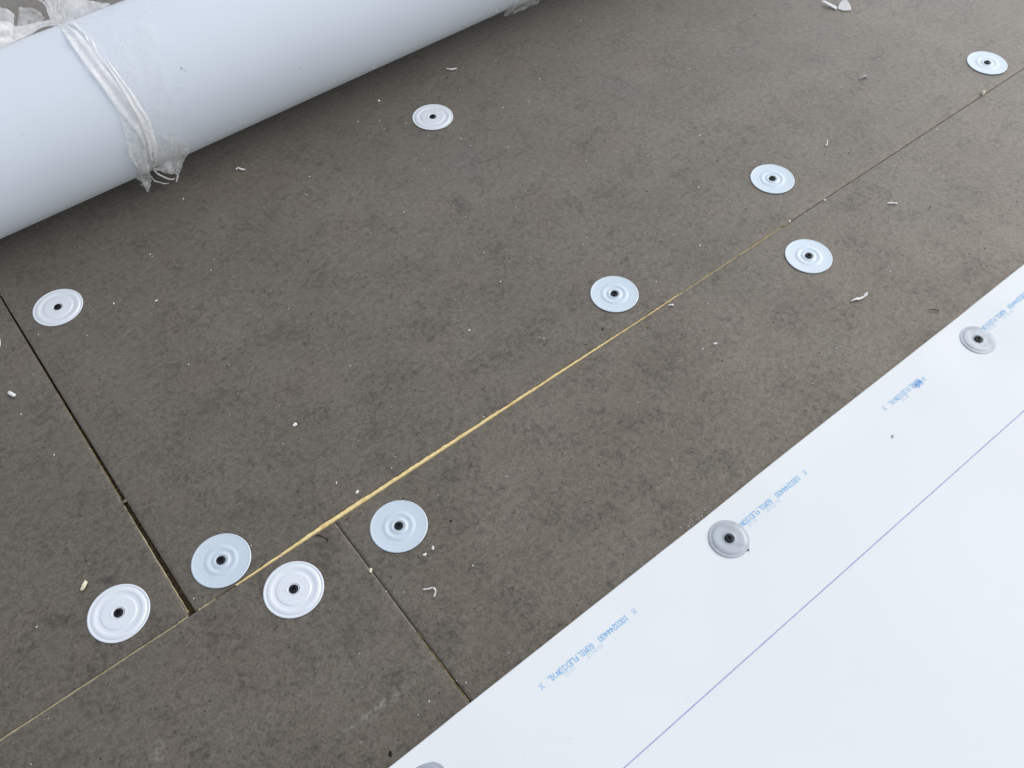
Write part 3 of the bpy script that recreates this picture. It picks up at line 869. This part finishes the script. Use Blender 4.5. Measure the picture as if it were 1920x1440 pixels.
# second tie at the right, only its torn foot reaches into the picture
wrap2 = empty('film_wrap', (1.16, ROLL_Y - 0.13, 0))
tag(wrap2, 'torn clear plastic film at the roll\'s right part, cut by the top picture edge', 'plastic film')
def w2film(*a, **k):
    o = film(*a, **k); o.location = -Vector((1.16, ROLL_Y - 0.13, 0)); return o
w2film('film_band', C2(((1.19, 250), (1.26, 250)), ((1.20, 190), (1.26, 190)), ((1.205, 120), (1.245, 120)), ((1.20, 60), (1.24, 60)), ((1.17, 10), (1.23, 10)), ((1.12, -20), (1.20, -15)), ((1.085, -40), (1.185, -35))),
       M_FILM_MID, wrap2, nu=90, nv=24, pleat=0.003, folds=2.6, crumple=0.002, rag=0.03, side=0.04, seed=21)
w2film('torn_tail', C2(((1.11, -10), (1.20, 0)), ((1.085, -30), (1.19, -25)), ((1.075, -42), (1.185, -38))) + P3(((1.083, 0.757, 0.022), (1.170, 0.748, 0.026)), ((1.105, 0.756, 0.014), (1.152, 0.750, 0.017))),
       M_FILM_MID, wrap2, nu=60, nv=30, pleat=0.003, folds=3.1, crumple=0.003, rag=0.22, side=0.05, seed=22)

# ------------------------------------------------------------------ scraps lying about
def ribbon(name, pts, w, th, mat, seed=0, up=0.0):
    """a curled shaving: pts (x, y, z) from end to end"""
    w *= 0.8
    P = [Vector(p) for p in pts]
    n = 5 * (len(P) - 1)
    c0 = Vector((P[0].x, P[0].y, 0))
    V, F = [], []
    for i in range(n + 1):
        u = i / n
        c = catmull(P, u) - c0
        t = (catmull(P, min(1, u + 0.05)) - catmull(P, max(0, u - 0.05))); t.z = 0
        s = Vector((-t.y, t.x, 0)).normalized()
        ww = w * (0.55 + 0.45 * math.sin(math.pi * min(1, 0.15 + u * 0.8))) * (1 + 0.9 * nz(u * 6.3, seed) + 0.5 * nz(u * 15, seed)) / 2
        lift = 0.0004 * nz(u * 5, seed, 3)
        for a, b in ((-1, 0), (1, 0), (1, 1), (-1, 1)):
            V.append(c + s * ww * a + Vector((0, 0, max(0.0006, th * b + lift + 0.0006) + up * (a > 0))))
    for i in range(n):
        for k in range(4):
            F.append((i * 4 + k, i * 4 + (k + 1) % 4, (i + 1) * 4 + (k + 1) % 4, (i + 1) * 4 + k))
    F += [(3, 2, 1, 0), (n * 4, n * 4 + 1, n * 4 + 2, n * 4 + 3)]
    o = obj(name, V, F, mat, None, False)
    o.location = c0
    return o

def chunk(name, x, y, sx, sy, sz, rz, mat, seed=0, z=0.0):
    sx, sy, sz = sx * 0.85, sy * 0.85, sz * 0.7
    bm = bmesh.new()
    bmesh.ops.create_icosphere(bm, subdivisions=1 if 'c' in name[-5:] and 'flake' not in name else 2, radius=1.0)
    for v in bm.verts:
        k = 1 + 0.85 * nz(v.co.x * 1.4 + seed, v.co.y * 1.4, v.co.z * 1.4 + seed * 2.7) + 0.2 * nz(v.co.x * 3.5, v.co.y * 3.5 + seed, v.co.z * 3.5)
        v.co = Vector((v.co.x * sx * k, v.co.y * sy * k, max(0, v.co.z * k * sz + sz * 0.75)))
    me = bpy.data.meshes.new(name)
    bm.to_mesh(me); bm.free()
    me.materials.append(mat)
    o = link(bpy.data.objects.new(name, me))
    o.location = (x, y, z + 0.0004)
    o.rotation_euler = (0, 0, rz)
    return o

GS = 'white scraps lying on the boards'
# the folded scrap at the top: a narrow strip bent into a wider flap
def folded():
    t = empty('folded_scrap', (1.6560, 0.3660, 0))
    tag(t, 'largest white scrap, a bent strip at the top picture edge', 'scrap', GS)
    P = [(1.6560, 0.3945), (1.6650, 0.3870), (1.6660, 0.3660), (1.6560, 0.3650)]
    def slab(name, q, zs, th):
        V = [(x - 1.6560, y - 0.3660, z) for (x, y), z in zip(q, zs)] + [(x - 1.6560, y - 0.3660, z + th) for (x, y), z in zip(q, zs)]
        n = len(q)
        F = [tuple(range(n - 1, -1, -1)), tuple(range(n, 2 * n))] + [(k, (k + 1) % n, n + (k + 1) % n, n + k) for k in range(n)]
        return obj(name, V, F, M_CRUMB, t, False)
    slab('narrow_strip', [(1.6470, 0.3960), (1.6540, 0.3935), (1.6590, 0.3790), (1.6630, 0.3650), (1.6550, 0.3610), (1.6510, 0.3740)], [0.006, 0.006, 0.004, 0.001, 0.001, 0.004], 0.0016)
    slab('wide_flap', [(1.6600, 0.3610), (1.6740, 0.3690), (1.6880, 0.3680), (1.6850, 0.3520), (1.6780, 0.3400), (1.6640, 0.3490)], [0.0010, 0.0050, 0.0100, 0.0060, 0.0012, 0.0008], 0.0016)
folded()

rib = [
 ('curled_shaving', [(0.9010, 0.7060, 0.001), (0.9030, 0.6990, 0.002), (0.9095, 0.6950, 0.002), (0.9160, 0.6950, 0.001)], 0.0042, 0.0012, M_CRUMB, 'short white curl on the board just below the roll, upper middle'),
 ('curled_shaving', [(0.4350, 0.7010, 0.001), (0.4400, 0.7000, 0.002), (0.4430, 0.6930, 0.002), (0.4480, 0.6900, 0.001)], 0.0035, 0.0012, M_CRUMB, 'thin white curl right of the torn film below the roll'),
 ('bent_shaving', [(1.0410, -0.1780, 0.001), (1.0480, -0.1800, 0.002), (1.0560, -0.1840, 0.002), (1.0640, -0.1850, 0.002), (1.0720, -0.1840, 0.004)], 0.0050, 0.0010, M_CRUMB, 'white splinter with a raised end, right of the long joint near the sheet'),
 ('straight_shaving', [(1.2650, -0.0740, 0.001), (1.2710, -0.0790, 0.0015), (1.2770, -0.0850, 0.001)], 0.0034, 0.0010, M_CRUMB, 'straight white sliver right of the dark part of the long joint'),
 ('straight_shaving', [(0.8120, -0.0060, 0.001), (0.8160, -0.0085, 0.001), (0.8190, -0.0110, 0.001)], 0.0034, 0.0014, M_CRUMB, 'tiny white stick beside the long joint, below the middle plate'),
 ('forked_shaving', [(1.3000, 0.0900, 0.001), (1.3040, 0.0910, 0.0015), (1.3110, 0.0960, 0.002)], 0.0038, 0.0012, M_CRUMB, 'small white forked sliver above the right-hand pale plate'),
 ('pale_flake', [(1.5040, 0.1800, 0.001), (1.5130, 0.1770, 0.003), (1.5220, 0.1760, 0.002)], 0.0060, 0.0010, M_PALE, 'faint greyish flake on the board at upper right'),
]
for k, (n, pts, w, th, m, lab) in enumerate(rib):
    tag(ribbon(n, pts, w, th, m, k * 3.1), lab, 'scrap', GS)
tag(ribbon('hooked_shaving', [(0.2420, -0.1520, 0.001), (0.2470, -0.1560, 0.002), (0.2530, -0.1590, 0.003), (0.2530, -0.1650, 0.003), (0.2470, -0.1690, 0.001)], 0.0022, 0.0010, M_CRUMB, 4.4),
    'white hook-shaped curl right of the short joint', 'scrap', GS)
tag(ribbon('dark_fibre', [(1.1200, -0.2650, 0.001), (1.1270, -0.2700, 0.002), (1.1310, -0.2760, 0.001)], 0.0018, 0.0008, M_DARK, 6.2),
    'dark fibre on the board close to the upper sheet edge', 'debris')
tag(ribbon('dark_scratch_fibre', [(0.1755, -0.0020, 0.0), (0.1800, -0.0080, 0.0), (0.1840, -0.0160, 0.0), (0.1800, -0.0230, 0.0)], 0.0011, 0.0004, M_DARK, 7.7),
    'thin dark curved hair left of the short joint', 'debris')

# white pellet at the left: a short rod with rounded ends
def rod(x, y, l, r, rz, label):
    V, F, K = [], [], 12
    prof = [(-l / 2, 0.0), (-l / 2 + 0.1 * r, 0.55 * r), (-l / 2 + 0.5 * r, 0.92 * r), (-l / 2 + r, r), (0, 1.04 * r), (l / 2 - r, r), (l / 2 - 0.5 * r, 0.9 * r), (l / 2 - 0.1 * r, 0.5 * r), (l / 2, 0.0)]
    for px, rr in prof:
        for k in range(K):
            a = 2 * math.pi * k / K
            V.append((px, rr * math.cos(a) + 0.08 * l * (px / l) ** 2, r + rr * math.sin(a)))
    for i in range(len(prof) - 1):
        for k in range(K):
            F.append((i * K + k, i * K + (k + 1) % K, (i + 1) * K + (k + 1) % K, (i + 1) * K + k))
    o = obj('white_pellet', V, F, M_CRUMB)
    o.location = (x, y, 0.0004); o.rotation_euler = (0, 0, rz)
    return tag(o, label, 'scrap', GS)
rod(-0.0545, 0.4670, 0.0135, 0.0027, R(-68), 'rounded white pellet near the left picture edge')

for k, (n, x, y, sx, sy, sz, rz, m, lab) in enumerate((
 ('white_chunk', 0.7415, 0.7055, 0.0036, 0.0030, 0.0024, 0.4, M_CRUMB, 'small white lump below the roll, left of the upper middle plate'),
 ('white_chunk', 0.2418, 0.1646, 0.0050, 0.0032, 0.0018, -0.1, M_CRUMB, 'ragged white crumb in the open middle of the large board'),
 ('white_chunk', 0.2527, 0.0175, 0.0032, 0.0024, 0.0016, 0.6, M_CRUMB, 'white crumb just above the thickest yellow foam'),
 ('white_chunk', 0.2381, 0.0470, 0.0028, 0.0014, 0.0010, 0.9, M_CRUMB, 'tiny white flake a little above the thick yellow foam'),
 ('cream_chunk', 0.2046, -0.0892, 0.0042, 0.0034, 0.0030, 0.2, M_CREAM, 'cream lump wedged in the short joint'),
 ('white_chunk', 0.2850, -0.1134, 0.0038, 0.0022, 0.0020, 1.0, M_CRUMB, 'upper of two white crumbs below the plate by the short joint'),
 ('white_chunk', 0.2717, -0.1143, 0.0032, 0.0024, 0.0018, 0.1, M_CRUMB, 'lower of two white crumbs below the plate by the short joint'),
 ('white_chunk', 0.8145, -0.1047, 0.0050, 0.0024, 0.0018, -0.2, M_CRUMB, 'oblong white crumb on the board between the long joint and the sheet'),
 ('yellow_chip', 1.6535, 0.0035, 0.0072, 0.0046, 0.0040, 0.7, M_CREAM, 'yellowish foam chip stuck in the long joint at upper right'),
 ('cream_chip', -0.0905, 0.1175, 0.0078, 0.0042, 0.0042, 0.9, M_CREAM, 'cream foam chip above the brightest lower left plate'),
 ('white_chunk', 0.1890, 0.5041, 0.0032, 0.0020, 0.0016, 0.2, M_CRUMB, 'right one of two white specks beside the left plate under the roll'),
 ('white_chunk', 0.1347, 0.5404, 0.0028, 0.0020, 0.0016, 1.2, M_CRUMB, 'left one of two white specks beside the left plate under the roll'),
 ('white_chunk', 0.5391, 0.1483, 0.0024, 0.0018, 0.0014, 0.3, M_CRUMB, 'lone white speck left of the plate by the middle of the long joint'),
 ('white_chunk', 0.9437, 0.0555, 0.0030, 0.0014, 0.0012, 0.8, M_CRUMB, 'white speck between the middle plate and the right-hand pale plate'),
 ('white_chunk', 1.1883, -0.0015, 0.0034, 0.0022, 0.0014, 0.4, M_CRUMB, 'white crumb lying in the dark part of the long joint'),
 ('white_chunk', 1.1020, 0.0010, 0.0040, 0.0018, 0.0014, 0.2, M_CRUMB, 'pale crumb where the yellow foam ends in the long joint'),
 ('dark_crumb', 0.4205, 0.4285, 0.0022, 0.0016, 0.0009, 0.5, M_DARK, 'black crumb on the open board below the torn film'),
 ('dark_crumb', 0.3260, -0.0960, 0.0020, 0.0018, 0.0008, 0.5, M_DARK, 'black crumb right of the plate by the short joint'),
 ('dark_crumb', 0.7000, 0.0230, 0.0022, 0.0015, 0.0009, 0.2, M_DARK, 'black crumb just below the plate by the middle of the long joint'),
 ('dark_crumb', 0.8850, 0.6830, 0.0028, 0.0014, 0.0009, 0.2, M_DARK, 'black crumb below the short white curl near the roll'),
 ('dark_crumb', 0.1005, -0.2900, 0.0050, 0.0026, 0.0008, 0.9, M_DARK, 'black smudgy crumb at the bottom beside the sheet'))):
    tag(chunk(n, x, y, sx, sy, sz, rz, m, k * 1.7), lab, 'debris' if 'dark' in n else 'scrap', None if 'dark' in n else GS)
tag(chunk('grey_flake', 0.8850, -0.3765, 0.0028, 0.0018, 0.0008, 0.5, M_PALE, 5.5, sheet_z(0.885, -0.3765)), 'small grey flake on the white sheet above the violet line', 'debris')
tag(chunk('dark_chip', 0.6005, -0.3700, 0.0022, 0.0012, 0.0010, 0.2, M_DARK, 7.5, sheet_z(0.6005, -0.37)), 'tiny dark chip at the rim of the scuffed grey plate', 'debris')
# broken bit of facer bridging the wide joint
tag(chunk('facer_flake', -0.0002, 0.2015, 0.0062, 0.0028, 0.0006, 0.3, M_FACER, 2.2, -0.0012), 'small grey flake bridging the wide dark joint at left', 'debris')

# ------------------------------------------------------------------ uncountable crumbs and grit
def sprinkle(name, spots, mat, label, cat, seed):
    rnd = random.Random(seed)
    V, F = [], []
    for x, y, z, s in spots:
        a0 = rnd.uniform(0, 6.28)
        k = len(V)
        n = rnd.choice((4, 5, 5, 6))
        st = rnd.uniform(0.55, 1.0)
        for i in range(n):
            a = a0 + 2 * math.pi * i / n
            rr = s * rnd.uniform(0.7, 1.15)
            V.append((x + rr * math.cos(a), y + rr * st * math.sin(a), z))
        V.append((x + rnd.uniform(-.3, .3) * s, y + rnd.uniform(-.3, .3) * s, z + s * rnd.uniform(0.6, 1.1)))
        for i in range(n):
            F.append((k + i, k + (i + 1) % n, k + n))
    o = obj(name, V, F, mat, None, False)
    tag(o, label, cat, None, 'stuff')
    return o

rnd = random.Random(11)
spots = []
while len(spots) < 520:
    x, y = rnd.uniform(-0.35, 2.1), rnd.uniform(-0.30, 1.25)
    if y > 0.70 and y < 0.98: continue
    dens = 0.35 + 0.65 * min(1, max(0, (x - 0.2) / 1.0))
    if rnd.random() > dens: continue
    if any(math.hypot(x - p[0], y - p[1]) < 0.040 for p in ((0.0628, 0.5881), (0.793, 0.6024), (1.741, 0.0555), (1.1586, 0.0908), (1.0646, -0.0721), (0.7624, 0.0645), (0.268, -0.0599), (0.0617, 0.0419), (0.1149, -0.0504), (-0.0711, 0.0577))): continue
    s = 0.0006 + 0.0012 * rnd.random() ** 2.6
    spots.append((x, y, 0.0003, s))
for _ in range(26):      # grains gathered against the sheet by the middle grey plate
    spots.append((0.585 + rnd.gauss(0, 0.016), EDGE_Y + 0.0035 + abs(rnd.gauss(0, 0.006)), 0.0003, rnd.uniform(0.0004, 0.0011)))
for x, y, s in ((0.2197, 0.3194, 0.0011), (0.31, 0.02, 0.001), (0.46, 0.008, 0.0012), (0.115, 0.0, 0.0012), (0.125, -0.001, 0.0012), (0.062, -0.0005, 0.0011), (0.205, -0.125, 0.0012),
                (0.222, -0.14, 0.0012), (0.2080, -0.2700, 0.0009), (0.2150, -0.2790, 0.0014), (0.36, 0.205, 0.0014), (0.65, -0.11, 0.0011), (0.345, 0.36, 0.0012), (1.14, -0.17, 0.0013), (0.93, 0.10, 0.001)):
    spots.append((x, y, 0.0004, s))
for x, deg, s in ((0.66, 12, 0.0013), (0.40, 30, 0.0009), (0.52, -20, 0.001), (0.47, 8, 0.0011), (0.31, -14, 0.0018), (0.322, -20, 0.0016), (0.334, -28, 0.0015), (1.045, -34, 0.0030), (0.755, -36, 0.0018), (0.72, 60, 0.0008)):
    p = cyl(x, deg, 0.0016)
    spots.append((p.x, p.y, p.z, s))
sprinkle('white_crumbs', spots, M_CRUMB, 'tiny white crumbs scattered over the boards', 'crumbs', 3)

spots = []
while len(spots) < 900:
    x, y = rnd.uniform(-0.35, 2.1), rnd.uniform(-0.30, 1.2)
    if y > 0.70 and y < 0.98: continue
    spots.append((x, y, 0.0002, 0.0005 + 0.0010 * rnd.random() ** 2.2))
for x, deg, s_ in ((0.4113, 34.4, 0.0013), (0.3933, 23.2, 0.0010), (0.4150, 32.0, 0.0009), (0.70, 22, 0.0007), (0.10, 40, 0.0007), (0.60, 2, 0.0008), (0.18, 8, 0.0007)):
    p = cyl(x, deg, 0.0008)
    spots.append((p.x, p.y, p.z, s_))
sprinkle('dark_grit', spots, M_DARK, 'tiny black grit scattered over the boards', 'grit', 4)
spots = []
for _ in range(60):
    x, y = rnd.uniform(0.1, 1.5), rnd.uniform(-0.8, -0.31)
    spots.append((x, y, sheet_z(x, y) + 0.0002, 0.0003 + 0.0004 * rnd.random() ** 2))
sprinkle('sheet_dust', spots, M_PALE, 'faint grey dust specks on the white sheet', 'dust', 5)
